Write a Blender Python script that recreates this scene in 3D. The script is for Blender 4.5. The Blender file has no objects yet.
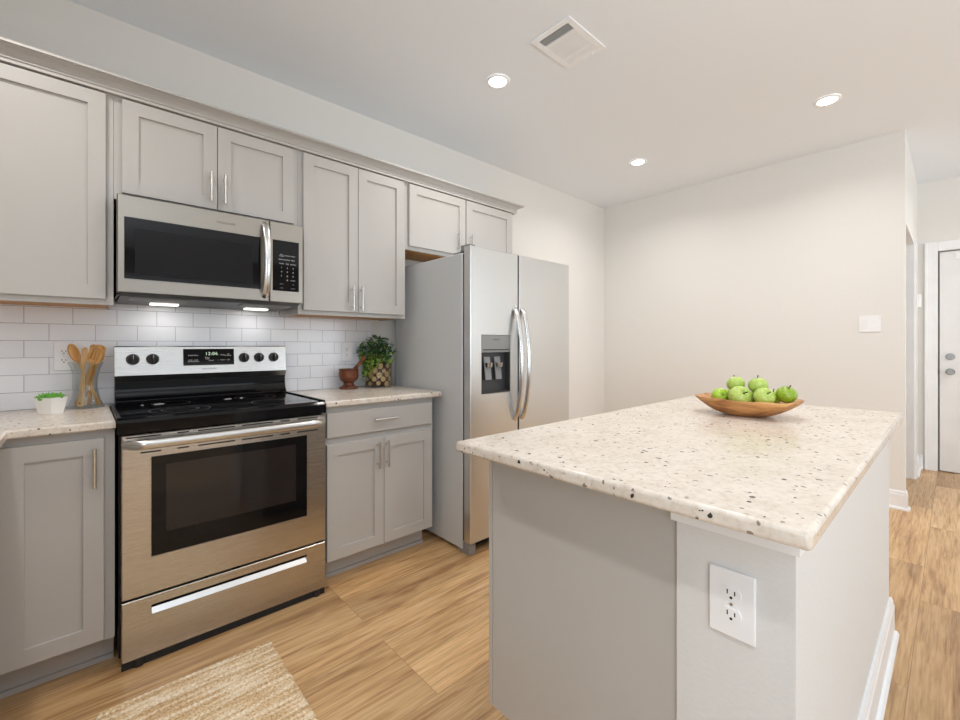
import bpy, bmesh, math, random
from mathutils import Vector, Matrix, noise
random.seed(7)
S = bpy.context.scene
C = S.collection
PI = math.pi

# ------------------------------------------------------------------ camera, world, exposure, daylight
cd = bpy.data.cameras.new('camera'); cam = bpy.data.objects.new('camera', cd); C.objects.link(cam)
cam.location = (0, 0, 1.19)
cam.rotation_euler = (PI/2, 0, math.radians(47.6-90))
cd.sensor_width = 36; cd.lens = 433.7/960*36; cd.shift_y = -15/960; cd.clip_start = .02
S.camera = cam
S.view_settings.view_transform = 'Standard'; S.view_settings.look = 'None'
S.view_settings.gamma = 1; S.view_settings.use_curve_mapping = False
S.view_settings.exposure = 0.06
W = bpy.data.worlds.new('sky'); S.world = W; W.use_nodes = True
W.node_tree.nodes['Background'].inputs[0].default_value = (.86, .93, 1, 1)
W.node_tree.nodes['Background'].inputs[1].default_value = 1.2
S.cycles.max_bounces = 10; S.cycles.diffuse_bounces = 6; S.cycles.glossy_bounces = 5
S.cycles.transmission_bounces = 8; S.cycles.transparent_max_bounces = 8
S.cycles.caustics_refractive = False; S.cycles.caustics_reflective = False
S.cycles.sample_clamp_indirect = 4.0

def area(name, loc, rot, sx, sy, power, col=(1, 1, 1), shape='RECTANGLE', spread=PI):
    l = bpy.data.lights.new(name, 'AREA'); l.shape = shape; l.size = sx; l.size_y = sy
    l.energy = power; l.color = col; l.spread = spread
    o = bpy.data.objects.new(name, l); o.location = loc; o.rotation_euler = rot; C.objects.link(o)
    return o
# daylight entering through the living-room windows behind the camera, plus added ceiling fill
DAY = (.80, .91, 1.0); FILL_C = (.87, .945, 1.0)
UP = math.radians(52)                       # tilt of the fill lamps added at the windows to brighten the ceiling
for wx, ps, pg in ((1.4, 2, 3), (4.4, 26, 28)):
    area('daylight_south', (wx, -4.28, 1.35), (PI/2, 0, 0), 2.3, 2.0, ps, DAY)
    area('ceiling_fill_south', (wx, -4.26, 1.35), (PI/2+UP, 0, 0), 2.2, 1.4, pg, FILL_C, spread=math.radians(150))
area('daylight_west', (-.84, -1.5, 1.4), (PI/2, 0, -PI/2), 2.3, 1.9, 30, DAY)
area('ceiling_fill_west', (-.82, -1.5, 1.4), (PI/2+UP, 0, -PI/2), 2.2, 1.4, 63, FILL_C, spread=math.radians(150))
LAMP_W = 6.4       # each ceiling lamp
HOOD_W = .22        # each lamp under the microwave
LAMP_C = (1.0, .96, .92)

# ------------------------------------------------------------------ materials
def nt(name):
    m = bpy.data.materials.new(name); m.use_nodes = True
    return m, m.node_tree, m.node_tree.nodes['Principled BSDF']
def N(t, typ, **kw):
    n = t.nodes.new(typ)
    for k, v in kw.items():
        if k in n.inputs.keys(): n.inputs[k].default_value = v
        else: setattr(n, k, v)
    return n
def srgb(r, g, b):
    f = lambda c: (c/255/12.92) if c/255 <= .04045 else ((c/255+.055)/1.055)**2.4
    return (f(r), f(g), f(b), 1)
def coords(t, scale=(1, 1, 1), loc=(0, 0, 0), rot=(0, 0, 0)):
    tc = N(t, 'ShaderNodeTexCoord'); mp = N(t, 'ShaderNodeMapping')
    mp.inputs['Scale'].default_value = scale; mp.inputs['Location'].default_value = loc; mp.inputs['Rotation'].default_value = rot
    t.links.new(tc.outputs['Object'], mp.inputs['Vector'])
    return mp.outputs['Vector']
def ramp(t, src, stops):
    r = N(t, 'ShaderNodeValToRGB')
    el = r.color_ramp.elements
    while len(el) < len(stops): el.new(.5)
    for e, (p, c) in zip(el, stops): e.position = p; e.color = c
    t.links.new(src, r.inputs[0]); return r.outputs[0]
def mix(t, fac, a, b, mode='MIX'):
    m = N(t, 'ShaderNodeMixRGB', blend_type=mode)
    for i, v in ((0, fac), (1, a), (2, b)):
        if isinstance(v, (int, float)): m.inputs[i].default_value = v
        elif isinstance(v, tuple): m.inputs[i].default_value = v
        else: t.links.new(v, m.inputs[i])
    return m.outputs[0]
def bump(t, bs, src, strength, dist=.002):
    b = N(t, 'ShaderNodeBump'); b.inputs['Strength'].default_value = strength; b.inputs['Distance'].default_value = dist
    t.links.new(src, b.inputs['Height']); t.links.new(b.outputs[0], bs.inputs['Normal'])
def plain(name, col, rough=.5, metal=0, nscale=0, bstr=.1, var=.03, scale3=None, coat=0, spec=.5):
    m, t, b = nt(name)
    b.inputs['Roughness'].default_value = rough; b.inputs['Metallic'].default_value = metal
    b.inputs['Specular IOR Level'].default_value = spec
    if coat: b.inputs['Coat Weight'].default_value = coat; b.inputs['Coat Roughness'].default_value = .05
    v = coords(t, scale3 or (1, 1, 1))
    n = N(t, 'ShaderNodeTexNoise', Scale=nscale or 6.0, Detail=3.0); t.links.new(v, n.inputs['Vector'])
    lo = tuple(c*(1-var) for c in col[:3])+(1,); hi = tuple(min(1, c*(1+var)) for c in col[:3])+(1,)
    t.links.new(ramp(t, n.outputs['Fac'], [(.3, lo), (.7, hi)]), b.inputs['Base Color'])
    if nscale: bump(t, b, n.outputs['Fac'], bstr)
    return m
def glow(name, col, strength):
    m, t, b = nt(name)
    b.inputs['Base Color'].default_value = (.9, .9, .9, 1)
    b.inputs['Emission Color'].default_value = col; b.inputs['Emission Strength'].default_value = strength
    return m
def thin_glass(name, tint=(.94, .96, .96, 1)):
    m = bpy.data.materials.new(name); m.use_nodes = True; t = m.node_tree; t.nodes.clear()
    out = N(t, 'ShaderNodeOutputMaterial'); tr = N(t, 'ShaderNodeBsdfTransparent'); gl = N(t, 'ShaderNodeBsdfGlossy', Roughness=.03)
    tr.inputs['Color'].default_value = tint
    fr = N(t, 'ShaderNodeLayerWeight', Blend=.5); mx = N(t, 'ShaderNodeMixShader'); pw = N(t, 'ShaderNodeMath', operation='POWER'); pw.inputs[1].default_value = 3
    mu = N(t, 'ShaderNodeMath', operation='MULTIPLY_ADD'); mu.inputs[1].default_value = .7; mu.inputs[2].default_value = .04
    t.links.new(fr.outputs['Facing'], pw.inputs[0]); t.links.new(pw.outputs[0], mu.inputs[0]); t.links.new(mu.outputs[0], mx.inputs[0])
    t.links.new(tr.outputs[0], mx.inputs[1]); t.links.new(gl.outputs[0], mx.inputs[2]); t.links.new(mx.outputs[0], out.inputs[0])
    return m
def wood(name, lo, hi, scale=(4, 40, 40), rough=.5):
    m, t, b = nt(name); b.inputs['Roughness'].default_value = rough
    v = coords(t, scale)
    n = N(t, 'ShaderNodeTexNoise', Scale=1.0, Detail=5.0, Distortion=1.2); t.links.new(v, n.inputs['Vector'])
    t.links.new(ramp(t, n.outputs['Fac'], [(.3, lo), (.7, hi)]), b.inputs['Base Color'])
    bump(t, b, n.outputs['Fac'], .15, .001)
    return m
def steel(name, col, rough, stretch, bstr=.05):
    m, t, b = nt(name); b.inputs['Metallic'].default_value = 1
    b.inputs['Base Color'].default_value = col
    v = coords(t, stretch)
    n = N(t, 'ShaderNodeTexNoise', Scale=1.0, Detail=3.0); t.links.new(v, n.inputs['Vector'])
    mr = N(t, 'ShaderNodeMapRange'); mr.inputs['To Min'].default_value = rough-.03; mr.inputs['To Max'].default_value = rough+.03
    t.links.new(n.outputs['Fac'], mr.inputs['Value']); t.links.new(mr.outputs[0], b.inputs['Roughness'])
    bump(t, b, n.outputs['Fac'], bstr, .0006)
    return m

def floor_mat():
    m, t, b = nt('oak_plank_floor')
    b.inputs['Roughness'].default_value = .36; b.inputs['Specular IOR Level'].default_value = .65
    v = coords(t, loc=(.33, .07, 0))
    br = N(t, 'ShaderNodeTexBrick', offset=.37, offset_frequency=3)
    br.inputs['Color1'].default_value = (0, 0, 0, 1); br.inputs['Color2'].default_value = (1, 1, 1, 1); br.inputs['Mortar'].default_value = (.5, .5, .5, 1)
    br.inputs['Scale'].default_value = 1; br.inputs['Mortar Size'].default_value = .0008; br.inputs['Mortar Smooth'].default_value = .3
    br.inputs['Brick Width'].default_value = 1.22; br.inputs['Row Height'].default_value = .18; br.inputs['Bias'].default_value = 0
    t.links.new(v, br.inputs['Vector'])
    rnd = N(t, 'ShaderNodeMath', operation='MULTIPLY'); rnd.inputs[1].default_value = 40
    t.links.new(br.outputs['Color'], rnd.inputs[0])
    def grain(scale, detail, dist):
        vv = coords(t, scale)
        n = N(t, 'ShaderNodeTexNoise', noise_dimensions='4D', Scale=1.0, Detail=detail, Roughness=.62, Distortion=dist)
        t.links.new(vv, n.inputs['Vector']); t.links.new(rnd.outputs[0], n.inputs['W']); return n.outputs['Fac']
    g1 = grain((1.1, 13, 1), 5, 1.1); g2 = grain((5, 110, 1), 3, .3); g3 = grain((.7, 3.2, 1), 2, .4)
    base = ramp(t, g1, [(.31, srgb(112, 72, 40)), (.40, srgb(168, 124, 80)), (.49, srgb(212, 174, 126)), (.72, srgb(234, 203, 162))])
    base = mix(t, .46, base, ramp(t, g2, [(.32, srgb(130, 92, 56)), (.50, srgb(206, 168, 122)), (.66, srgb(234, 204, 164))]))
    tone = ramp(t, br.outputs['Color'], [(0, (.74, .71, .68, 1)), (.5, (.97, .97, .97, 1)), (1, (1.10, 1.09, 1.06, 1))])
    base = mix(t, 1, base, tone, 'MULTIPLY')
    base = mix(t, 1, base, ramp(t, g3, [(.3, (.86, .84, .82, 1)), (.6, (1.04, 1.04, 1.04, 1))]), 'MULTIPLY')
    base = mix(t, 1, base, (1.01, .985, .93, 1), 'MULTIPLY')
    base = mix(t, br.outputs['Fac'], base, srgb(124, 90, 58))
    t.links.new(base, b.inputs['Base Color'])
    bump(t, b, g2, .08, .001)
    return m
def granite_mat():
    m, t, b = nt('white_granite')
    b.inputs['Roughness'].default_value = .22
    v = coords(t)
    n1 = N(t, 'ShaderNodeTexNoise', Scale=9.0, Detail=6.0, Roughness=.65); t.links.new(v, n1.inputs['Vector'])
    n2 = N(t, 'ShaderNodeTexNoise', Scale=60.0, Detail=4.0, Roughness=.7); t.links.new(v, n2.inputs['Vector'])
    base = ramp(t, n1.outputs['Fac'], [(.34, srgb(218, 205, 190)), (.5, srgb(231, 220, 207)), (.66, srgb(238, 230, 220))])
    base = mix(t, .45, base, ramp(t, n2.outputs['Fac'], [(.34, srgb(200, 186, 170)), (.48, srgb(231, 221, 208)), (.64, srgb(242, 236, 228))]))
    nw = N(t, 'ShaderNodeTexNoise', Scale=45.0, Detail=2.0); t.links.new(v, nw.inputs['Vector'])
    vw = N(t, 'ShaderNodeVectorMath', operation='SCALE'); vw.inputs['Scale'].default_value = .018
    t.links.new(nw.outputs['Color'], vw.inputs[0])
    va = N(t, 'ShaderNodeVectorMath', operation='ADD'); t.links.new(v, va.inputs[0]); t.links.new(vw.outputs[0], va.inputs[1])
    def specks(scale, size, keep, col, fac):
        nonlocal base
        vo = N(t, 'ShaderNodeTexVoronoi', Scale=scale); t.links.new(va.outputs[0], vo.inputs['Vector'])
        lt = N(t, 'ShaderNodeMath', operation='LESS_THAN'); lt.inputs[1].default_value = size
        t.links.new(vo.outputs['Distance'], lt.inputs[0])
        sep = N(t, 'ShaderNodeSeparateColor'); t.links.new(vo.outputs['Color'], sep.inputs[0])
        gt = N(t, 'ShaderNodeMath', operation='LESS_THAN'); gt.inputs[1].default_value = keep
        t.links.new(sep.outputs[0], gt.inputs[0])
        mu = N(t, 'ShaderNodeMath', operation='MULTIPLY'); t.links.new(lt.outputs[0], mu.inputs[0]); t.links.new(gt.outputs[0], mu.inputs[1])
        m2 = N(t, 'ShaderNodeMath', operation='MULTIPLY'); m2.inputs[1].default_value = fac; t.links.new(mu.outputs[0], m2.inputs[0])
        base = mix(t, m2.outputs[0], base, col)
    specks(85, .30, .10, srgb(178, 164, 148), .6)
    specks(52, .20, .26, srgb(120, 100, 90), .8)
    specks(36, .19, .25, srgb(34, 30, 30), .95)
    base = mix(t, 1, base, (.88, .875, .87, 1), 'MULTIPLY')
    t.links.new(base, b.inputs['Base Color'])
    return m
def tile_mat():
    m, t, b = nt('white_subway_tile'); b.inputs['Roughness'].default_value = .16
    tc = N(t, 'ShaderNodeTexCoord'); sp = N(t, 'ShaderNodeSeparateXYZ'); t.links.new(tc.outputs['Object'], sp.inputs[0])
    cb = N(t, 'ShaderNodeCombineXYZ')
    for i, o in ((0, .037), (1, -.914)):
        a = N(t, 'ShaderNodeMath', operation='ADD'); a.inputs[1].default_value = o
        t.links.new(sp.outputs[0 if i == 0 else 2], a.inputs[0]); t.links.new(a.outputs[0], cb.inputs[i])
    br = N(t, 'ShaderNodeTexBrick', offset=.5, offset_frequency=2)
    br.inputs['Color1'].default_value = srgb(238, 240, 246); br.inputs['Color2'].default_value = srgb(243, 245, 250); br.inputs['Mortar'].default_value = srgb(176, 178, 182)
    br.inputs['Scale'].default_value = 1; br.inputs['Mortar Size'].default_value = .0012; br.inputs['Mortar Smooth'].default_value = .1
    br.inputs['Brick Width'].default_value = .1525; br.inputs['Row Height'].default_value = .0738
    t.links.new(cb.outputs[0], br.inputs['Vector']); t.links.new(br.outputs['Color'], b.inputs['Base Color'])
    iv = N(t, 'ShaderNodeMath', operation='SUBTRACT'); iv.inputs[0].default_value = 1; t.links.new(br.outputs['Fac'], iv.inputs[1])
    bump(t, b, iv.outputs[0], .4, .001)
    return m
def rug_mat():
    m, t, b = nt('jute_weave'); b.inputs['Roughness'].default_value = .95
    v = coords(t, (130, 190, 1)); n = N(t, 'ShaderNodeTexNoise', Scale=1.0, Detail=3.0); t.links.new(v, n.inputs['Vector'])
    v2 = coords(t, (5, 55, 1)); n2 = N(t, 'ShaderNodeTexNoise', Scale=1.0, Detail=2.0); t.links.new(v2, n2.inputs['Vector'])
    c1 = ramp(t, n.outputs['Fac'], [(.32, srgb(140, 104, 62)), (.45, srgb(206, 172, 126)), (.60, srgb(240, 222, 192))])
    c2 = ramp(t, n2.outputs['Fac'], [(.38, srgb(176, 138, 90)), (.5, srgb(214, 184, 142)), (.60, srgb(244, 234, 216))])
    t.links.new(mix(t, .5, c1, c2), b.inputs['Base Color'])
    return m
def stone_wall_mat(name, col, bs, sc=220):
    return plain(name, col, .85, 0, sc, bs, .012)

M = {}
M['wall'] = stone_wall_mat('wall_paint', srgb(231, 229, 225), .06)
M['fill_cut'] = stone_wall_mat('unseen_wall_fill_cut', srgb(158, 153, 147), .06)  # unseen walls darkened to cut the light thrown back onto the kitchen fronts
M['ceil'] = stone_wall_mat('ceiling_paint', srgb(236, 241, 247), .04)
M['texwall'] = stone_wall_mat('textured_white_paint', srgb(222, 222, 221), .22, 130)
M['trim'] = plain('white_trim_paint', srgb(240, 241, 242), .4)
M['door'] = plain('white_door_paint', srgb(232, 232, 231), .35)
M['floor'] = floor_mat(); M['granite'] = granite_mat(); M['tile'] = tile_mat(); M['rug'] = rug_mat()
M['cab'] = plain('warm_grey_cabinet_paint', srgb(187, 184, 180), .42, 0, 0, 0, .012)
M['cabwood'] = wood('raw_plywood', srgb(176, 122, 62), srgb(205, 150, 84), (3, 30, 30))
M['ss'] = steel('brushed_stainless', (.56, .53, .49, 1), .27, (5, 5, 2600), .0)
M['ssmw'] = steel('brushed_bronze_stainless', (.36, .33, .29, 1), .33, (5, 5, 2600), .0)
M['sslit'] = steel('lit_brushed_stainless', (.66, .65, .63, 1), .27, (5, 5, 2600), .0)  # lighter steel copy, hood-lamp light on the control panel put into the colour
M['ssv'] = steel('brushed_stainless_vertical', (.68, .68, .67, 1), .30, (2600, 2600, 5), .01)
M['ssdark'] = steel('dark_stainless_trim', (.30, .295, .29, 1), .3, (3, 3, 600))
M['chrome'] = steel('satin_nickel', (.72, .70, .67, 1), .22, (200, 200, 200), .0)
M['polish'] = steel('polished_steel', (.70, .705, .71, 1), .24, (30, 30, 30), .0)
M['black'] = plain('black_enamel', (.009, .009, .010, 1), .25, spec=.22)
M['blackglass'] = plain('black_glass', (.004, .004, .005, 1), .05, spec=.30)
M['ovenwin'] = plain('oven_window_glass', (.018, .014, .013, 1), .05, spec=.42)
M['mwscreen'] = plain('microwave_window_screen', (.010, .009, .010, 1), .2, spec=.2)
M['blackplastic'] = plain('black_plastic', (.014, .014, .016, 1), .35)
M['darkgap'] = plain('dark_rubber_and_gap_shade', (.01, .01, .01, 1), .8)  # gasket rubber, also the painted shade between the refrigerator doors
M['greyside'] = plain('grey_fridge_side_paint', srgb(203, 205, 206), .45, 0, 300, .03, .01)
M['greyplastic'] = plain('grey_plastic', srgb(142, 142, 142), .4)
M['darkgrey'] = plain('dark_grey_plastic', srgb(62, 62, 64), .4)
M['white'] = plain('white_plastic', srgb(243, 244, 246), .35)
M['ceramic'] = plain('white_glazed_ceramic', srgb(242, 241, 239), .2)
M['slot'] = plain('outlet_slot', (.015, .015, .015, 1), .6)
M['print'] = plain('white_print', (.75, .75, .75, 1), .6)
M['dimprint'] = plain('grey_print', (.32, .32, .32, 1), .6)
M['ringprint'] = plain('faint_ring_print', (.09, .09, .09, 1), .4)
M['logo'] = plain('dark_lettering', (.06, .06, .06, 1), .5)
M['green'] = glow('green_display_digits', (.45, 1, .35, 1), .35)
M['lens'] = glow('lamp_lens', (1, .95, .87, 1), 22)
M['hoodlens'] = glow('hood_lamp_lens', (1, .95, .88, 1), 2.6)
M['glass'] = thin_glass('clear_glass')
M['utwood'] = wood('beech_utensil_wood', srgb(214, 172, 122), srgb(238, 205, 158), (30, 30, 6))
M['utwood2'] = wood('honey_bamboo_wood', srgb(205, 148, 82), srgb(232, 186, 122), (30, 30, 6))
M['mortar'] = wood('reddish_turned_wood', srgb(74, 34, 20), srgb(132, 74, 42), (10, 10, 60), .35)
M['bowl'] = wood('carved_root_wood', srgb(140, 84, 40), srgb(222, 168, 106), (18, 8, 40), .45)
M['logend'] = plain('log_slice_face', srgb(214, 174, 118), .7, 0, 90, .1, .12)
M['logbark'] = plain('log_bark', srgb(120, 82, 50), .8, 0, 60, .3, .2)
M['leaf'] = plain('dark_green_leaf', srgb(46, 98, 56), .4, 0, 0, 0, .35)
M['leaf2'] = plain('light_green_leaf', srgb(170, 200, 82), .4, 0, 0, 0, .2)
M['succ'] = plain('succulent_green', srgb(104, 172, 58), .4, 0, 0, 0, .25)
M['soil'] = plain('potting_soil', srgb(60, 46, 36), .9, 0, 80, .3, .2)
M['apple'] = plain('green_apple_skin', srgb(160, 194, 58), .28, 0, 0, 0, .18)
M['apple2'] = plain('pale_green_apple_skin', srgb(172, 194, 96), .3, 0, 0, 0, .18)
M['apple3'] = plain('deep_green_apple_skin', srgb(136, 164, 44), .28, 0, 0, 0, .18)
M['stem'] = plain('brown_stem', srgb(70, 52, 34), .8)

# ------------------------------------------------------------------ mesh builder
class MB:
    def __init__(s, xf=None): s.v = []; s.f = []; s.sm = []; s.xf = xf or Matrix()
    def add(s, vs, fs, smooth=False):
        o = len(s.v); s.v += [s.xf @ Vector(v) for v in vs]
        s.f += [tuple(i+o for i in f) for f in fs]; s.sm += [smooth]*len(fs)
    def box(s, x0, x1, y0, y1, z0, z1, b=0, seg=2):
        if not b:
            s.add([(x0,y0,z0),(x1,y0,z0),(x1,y1,z0),(x0,y1,z0),(x0,y0,z1),(x1,y0,z1),(x1,y1,z1),(x0,y1,z1)],
                  [(0,3,2,1),(4,5,6,7),(0,1,5,4),(1,2,6,5),(2,3,7,6),(3,0,4,7)])
            return s
        bm = bmesh.new(); bmesh.ops.create_cube(bm, size=1)
        for v in bm.verts:
            v.co = ((x0+x1)/2+v.co.x*(x1-x0), (y0+y1)/2+v.co.y*(y1-y0), (z0+z1)/2+v.co.z*(z1-z0))
        bmesh.ops.bevel(bm, geom=bm.edges[:], offset=b, segments=seg, affect='EDGES', profile=.5)
        return s.bm(bm, True)
    def bm(s, bm, smooth=False):
        bm.verts.ensure_lookup_table()
        bm.normal_update(); vs = [v.co.copy() for v in bm.verts]
        for flag in (True, False):
            fs = [[v.index for v in f.verts] for f in bm.faces if (smooth and max(abs(c) for c in f.normal) < .9995) == flag]
            if fs: s._sub(vs, fs, flag)
        bm.free(); return s
    def _sub(s, vs, fs, flag):
        used = sorted({i for f in fs for i in f}); mp = {i: k for k, i in enumerate(used)}
        s.add([vs[i] for i in used], [tuple(mp[i] for i in f) for f in fs], flag)
    def cyl(s, p0, p1, r0, r1=None, n=20, smooth=True, caps=True):
        r1 = r0 if r1 is None else r1; p0 = Vector(p0); p1 = Vector(p1)
        q = (p1-p0).to_track_quat('Z', 'Y'); vs = []
        for p, r in ((p0, r0), (p1, r1)):
            vs += [p+q @ Vector((r*math.cos(2*PI*i/n), r*math.sin(2*PI*i/n), 0)) for i in range(n)]
        s.add(vs, [(i, (i+1) % n, n+(i+1) % n, n+i) for i in range(n)], smooth)
        if caps: s.add(vs, [tuple(range(n-1, -1, -1)), tuple(range(n, 2*n))], False)
        return s
    def tube(s, pts, ra, rb=None, n=12, side=None, caps=True):
        """sweep an ellipse (ra across `side`, rb across the other) along pts"""
        pts = [Vector(p) for p in pts]; k = len(pts); vs = []
        for i, p in enumerate(pts):
            tg = (pts[min(i+1, k-1)]-pts[max(i-1, 0)]).normalized()
            sd = Vector(side) if side else (Vector((0, 0, 1)) if abs(tg.z) < .9 else Vector((1, 0, 0)))
            a = (sd-tg*sd.dot(tg)).normalized(); b = tg.cross(a)
            A = ra[i] if isinstance(ra, (list, tuple)) else ra
            B = (rb[i] if isinstance(rb, (list, tuple)) else rb) if rb is not None else A
            vs += [p+a*A*math.cos(2*PI*j/n)+b*B*math.sin(2*PI*j/n) for j in range(n)]
        fs = [(i*n+j, i*n+(j+1) % n, (i+1)*n+(j+1) % n, (i+1)*n+j) for i in range(k-1) for j in range(n)]
        s.add(vs, fs, True)
        if caps: s.add(vs, [tuple(range(n-1, -1, -1)), tuple(range((k-1)*n, k*n))], False)
        return s
    def lathe(s, prof, c=(0, 0, 0), n=40, smooth=True):
        vs = []; fs = []
        for r, z in prof: vs += [(c[0]+max(r, 1e-5)*math.cos(2*PI*i/n), c[1]+max(r, 1e-5)*math.sin(2*PI*i/n), c[2]+z) for i in range(n)]
        for k in range(len(prof)-1):
            fs += [(k*n+i, k*n+(i+1) % n, (k+1)*n+(i+1) % n, (k+1)*n+i) for i in range(n)]
        s.add(vs, fs, smooth); return s
    def prism(s, poly, axis, a, b):
        """extrude poly (2-D) along axis x: (y,z), y: (x,z), z: (x,y)"""
        f = {'x': lambda t, p: (t, p[0], p[1]), 'y': lambda t, p: (p[0], t, p[1]), 'z': lambda t, p: (p[0], p[1], t)}[axis]
        n = len(poly); vs = [f(a, p) for p in poly]+[f(b, p) for p in poly]
        s.add(vs, [tuple(range(n)), tuple(range(2*n-1, n-1, -1))]+[(i, n+i, n+(i+1) % n, (i+1) % n) for i in range(n)])
        return s
    def slab(s, x0, x1, z0, z1, y, th, hole, depth, slope=.0, ch=.0015):
        """upright panel facing -y with a rectangular recess (hx0,hx1,hz0,hz1)"""
        hx0, hx1, hz0, hz1 = hole
        R = lambda a, b, c, d, yy: [(a, yy, c), (b, yy, c), (b, yy, d), (a, yy, d)]
        rings = [R(x0, x1, z0, z1, y+th), R(x0, x1, z0, z1, y+ch), R(x0+ch, x1-ch, z0+ch, z1-ch, y),
                 R(hx0, hx1, hz0, hz1, y), R(hx0+slope, hx1-slope, hz0+slope, hz1-slope, y+depth)]
        vs = sum(rings, []); fs = [(3, 2, 1, 0)]
        for k in range(4): fs += [(k*4+i, k*4+(i+1) % 4, k*4+4+(i+1) % 4, k*4+4+i) for i in range(4)]
        fs.append((16, 17, 18, 19)); s.add(vs, fs); return s
    def shaker(s, x0, x1, z0, z1, y, th=.019, rail=.056): return s.slab(x0, x1, z0, z1, y, th, (x0+rail, x1-rail, z0+rail, z1-rail), .0095, .0005)
    def build(s, name, mat, parent=None, at=None):
        """`at` is the world point of the object's origin (defaults to the parent's)"""
        o0 = Vector(at) if at is not None else (Vector(parent['_o']) if parent is not None else Vector((0, 0, 0)))
        me = bpy.data.meshes.new(name); me.from_pydata([v-o0 for v in s.v], [], s.f)
        me.polygons.foreach_set('use_smooth', s.sm)
        bm = bmesh.new(); bm.from_mesh(me); bmesh.ops.recalc_face_normals(bm, faces=bm.faces[:]); bm.to_mesh(me); bm.free()
        me.update()
        for m in (mat if isinstance(mat, (list, tuple)) else [mat]): me.materials.append(m)
        o = bpy.data.objects.new(name, me); C.objects.link(o); o['_o'] = tuple(o0)
        if parent is not None: o.parent = parent; o.location = o0-Vector(parent['_o'])
        else: o.location = o0
        return o
def tag(o, label, cat, group=None):
    o['label'] = label; o['category'] = cat
    if group: o['group'] = group
    return o
def thing(name, loc, label, cat, group=None):
    o = bpy.data.objects.new(name, None); C.objects.link(o); o.location = loc; o.empty_display_size = .05
    o['_o'] = tuple(loc); return tag(o, label, cat, group)
def struct(o): o['kind'] = 'structure'; return o
def text_part(name, txt, size, loc, mat, parent, rot=(PI/2, 0, 0), ext=.0004, align='CENTER', sx=1.0):
    cu = bpy.data.curves.new(name, 'FONT'); cu.body = txt; cu.size = size; cu.extrude = ext; cu.align_x = align; cu.align_y = 'CENTER'
    cu.space_character = 1.15
    t = bpy.data.objects.new(name, cu); C.objects.link(t)
    me = bpy.data.meshes.new_from_object(t.evaluated_get(bpy.context.evaluated_depsgraph_get()))
    bpy.data.objects.remove(t); bpy.data.curves.remove(cu)
    o0 = Vector(parent['_o'])
    Rm = Matrix.Translation(Vector(loc)-o0) @ __import__('mathutils').Euler(rot).to_matrix().to_4x4() @ Matrix.Diagonal((sx, 1, 1, 1))
    me.transform(Rm); me.materials.clear(); me.materials.append(mat); me.name = name
    o = bpy.data.objects.new(name, me); C.objects.link(o); o['_o'] = tuple(o0); o.parent = parent
    return o

# ------------------------------------------------------------------ room shell
XW, XE, YS, YN, ZC = -.86, 5.95, -4.3, 2.69, 2.74
XK, YH = 4.37, .243          # kitchen's end wall, hall wall
struct(MB().box(XW-.12, XE+.12, YS-.12, YN+.12, -.1, 0).build('floor', M['floor']))
struct(MB().box(XW-.12, XE+.12, YS-.12, YN+.12, ZC, ZC+.1).build('ceiling', M['ceil']))
struct(MB().box(XW, XE, YN, YN+.12, 0, ZC).build('wall_north', M['wall']))
struct(MB().box(XK, XK+.12, YH+.12, YN, 0, ZC).box(XK, XK+.085, YH, YH+.12, 0, ZC).box(XK+.085, 5.45, YH, YH+.12, 2.10, ZC).box(5.45, XE, YH, YH+.12, 0, ZC).build('wall_hall', M['wall']))
struct(MB().box(XK+.12, XE, 1.5, 1.6, 0, ZC).build('wall_closet', M['wall']))
w = MB(); DY0, DY1, DZ = -.82, .097, 2.062
w.box(XE, XE+.12, DY1+.012, 1.6, 0, ZC).box(XE, XE+.12, YS, DY0-.012, 0, ZC).box(XE, XE+.12, DY0-.012, DY1+.012, DZ+.012, ZC)
w.box(XE+.07, XE+.12, DY0-.012, DY1+.012, 0, DZ+.012)  # unseen slab behind the door, added to stop light leaking round it
struct(w.build('wall_east', M['wall']))
def wall_holes_y(name, y0, y1, x0, x1, holes, mat='fill_cut'):
    b = MB(); xs = x0
    for hx0, hx1, hz0, hz1 in holes:
        b.box(xs, hx0, y0, y1, 0, ZC).box(hx0, hx1, y0, y1, 0, hz0).box(hx0, hx1, y0, y1, hz1, ZC); xs = hx1
    b.box(xs, x1, y0, y1, 0, ZC); return struct(b.build(name, M[mat]))
wall_holes_y('wall_south', YS-.12, YS, XW, XE, [(.25, 2.55, .35, 2.35), (3.25, 5.55, .35, 2.35)])
b = MB(); b.box(XW-.12, XW, YS, -2.65, 0, ZC).box(XW-.12, XW, -.35, YN, 0, ZC).box(XW-.12, XW, -2.65, -.35, 0, .45).box(XW-.12, XW, -2.65, -.35, 2.35, ZC)
struct(b.build('wall_west', M['fill_cut']))
for i, (x0, x1) in enumerate(((.25, 2.55), (3.25, 5.55))):
    f = MB(); y0, y1 = YS-.10, YS-.05
    f.box(x0, x0+.05, y0, y1, .35, 2.35).box(x1-.05, x1, y0, y1, .35, 2.35).box(x0+.05, x1-.05, y0, y1, .35, .40).box(x0+.05, x1-.05, y0, y1, 2.30, 2.35)
    f.box((x0+x1)/2-.03, (x0+x1)/2+.03, y0, y1, .40, 2.30)
    struct(f.build('window_%d' % (i+1), M['trim']))
f = MB(); x0, x1 = XW-.10, XW-.05
f.box(x0, x1, -2.65, -2.60, .45, 2.35).box(x0, x1, -.40, -.35, .45, 2.35).box(x0, x1, -2.6, -.4, .45, .5).box(x0, x1, -2.6, -.4, 2.3, 2.35).box(x0, x1, -1.53, -1.47, .5, 2.3)
struct(f.build('window_3', M['trim']))
# tiled splashback
struct(MB().box(XW, 1.445, YN-.010, YN-.0005, .9145, 1.372).box(.094, .848, YN-.010, YN-.0005, 1.372, 1.42).build('wall_backsplash', M['tile']))
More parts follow.
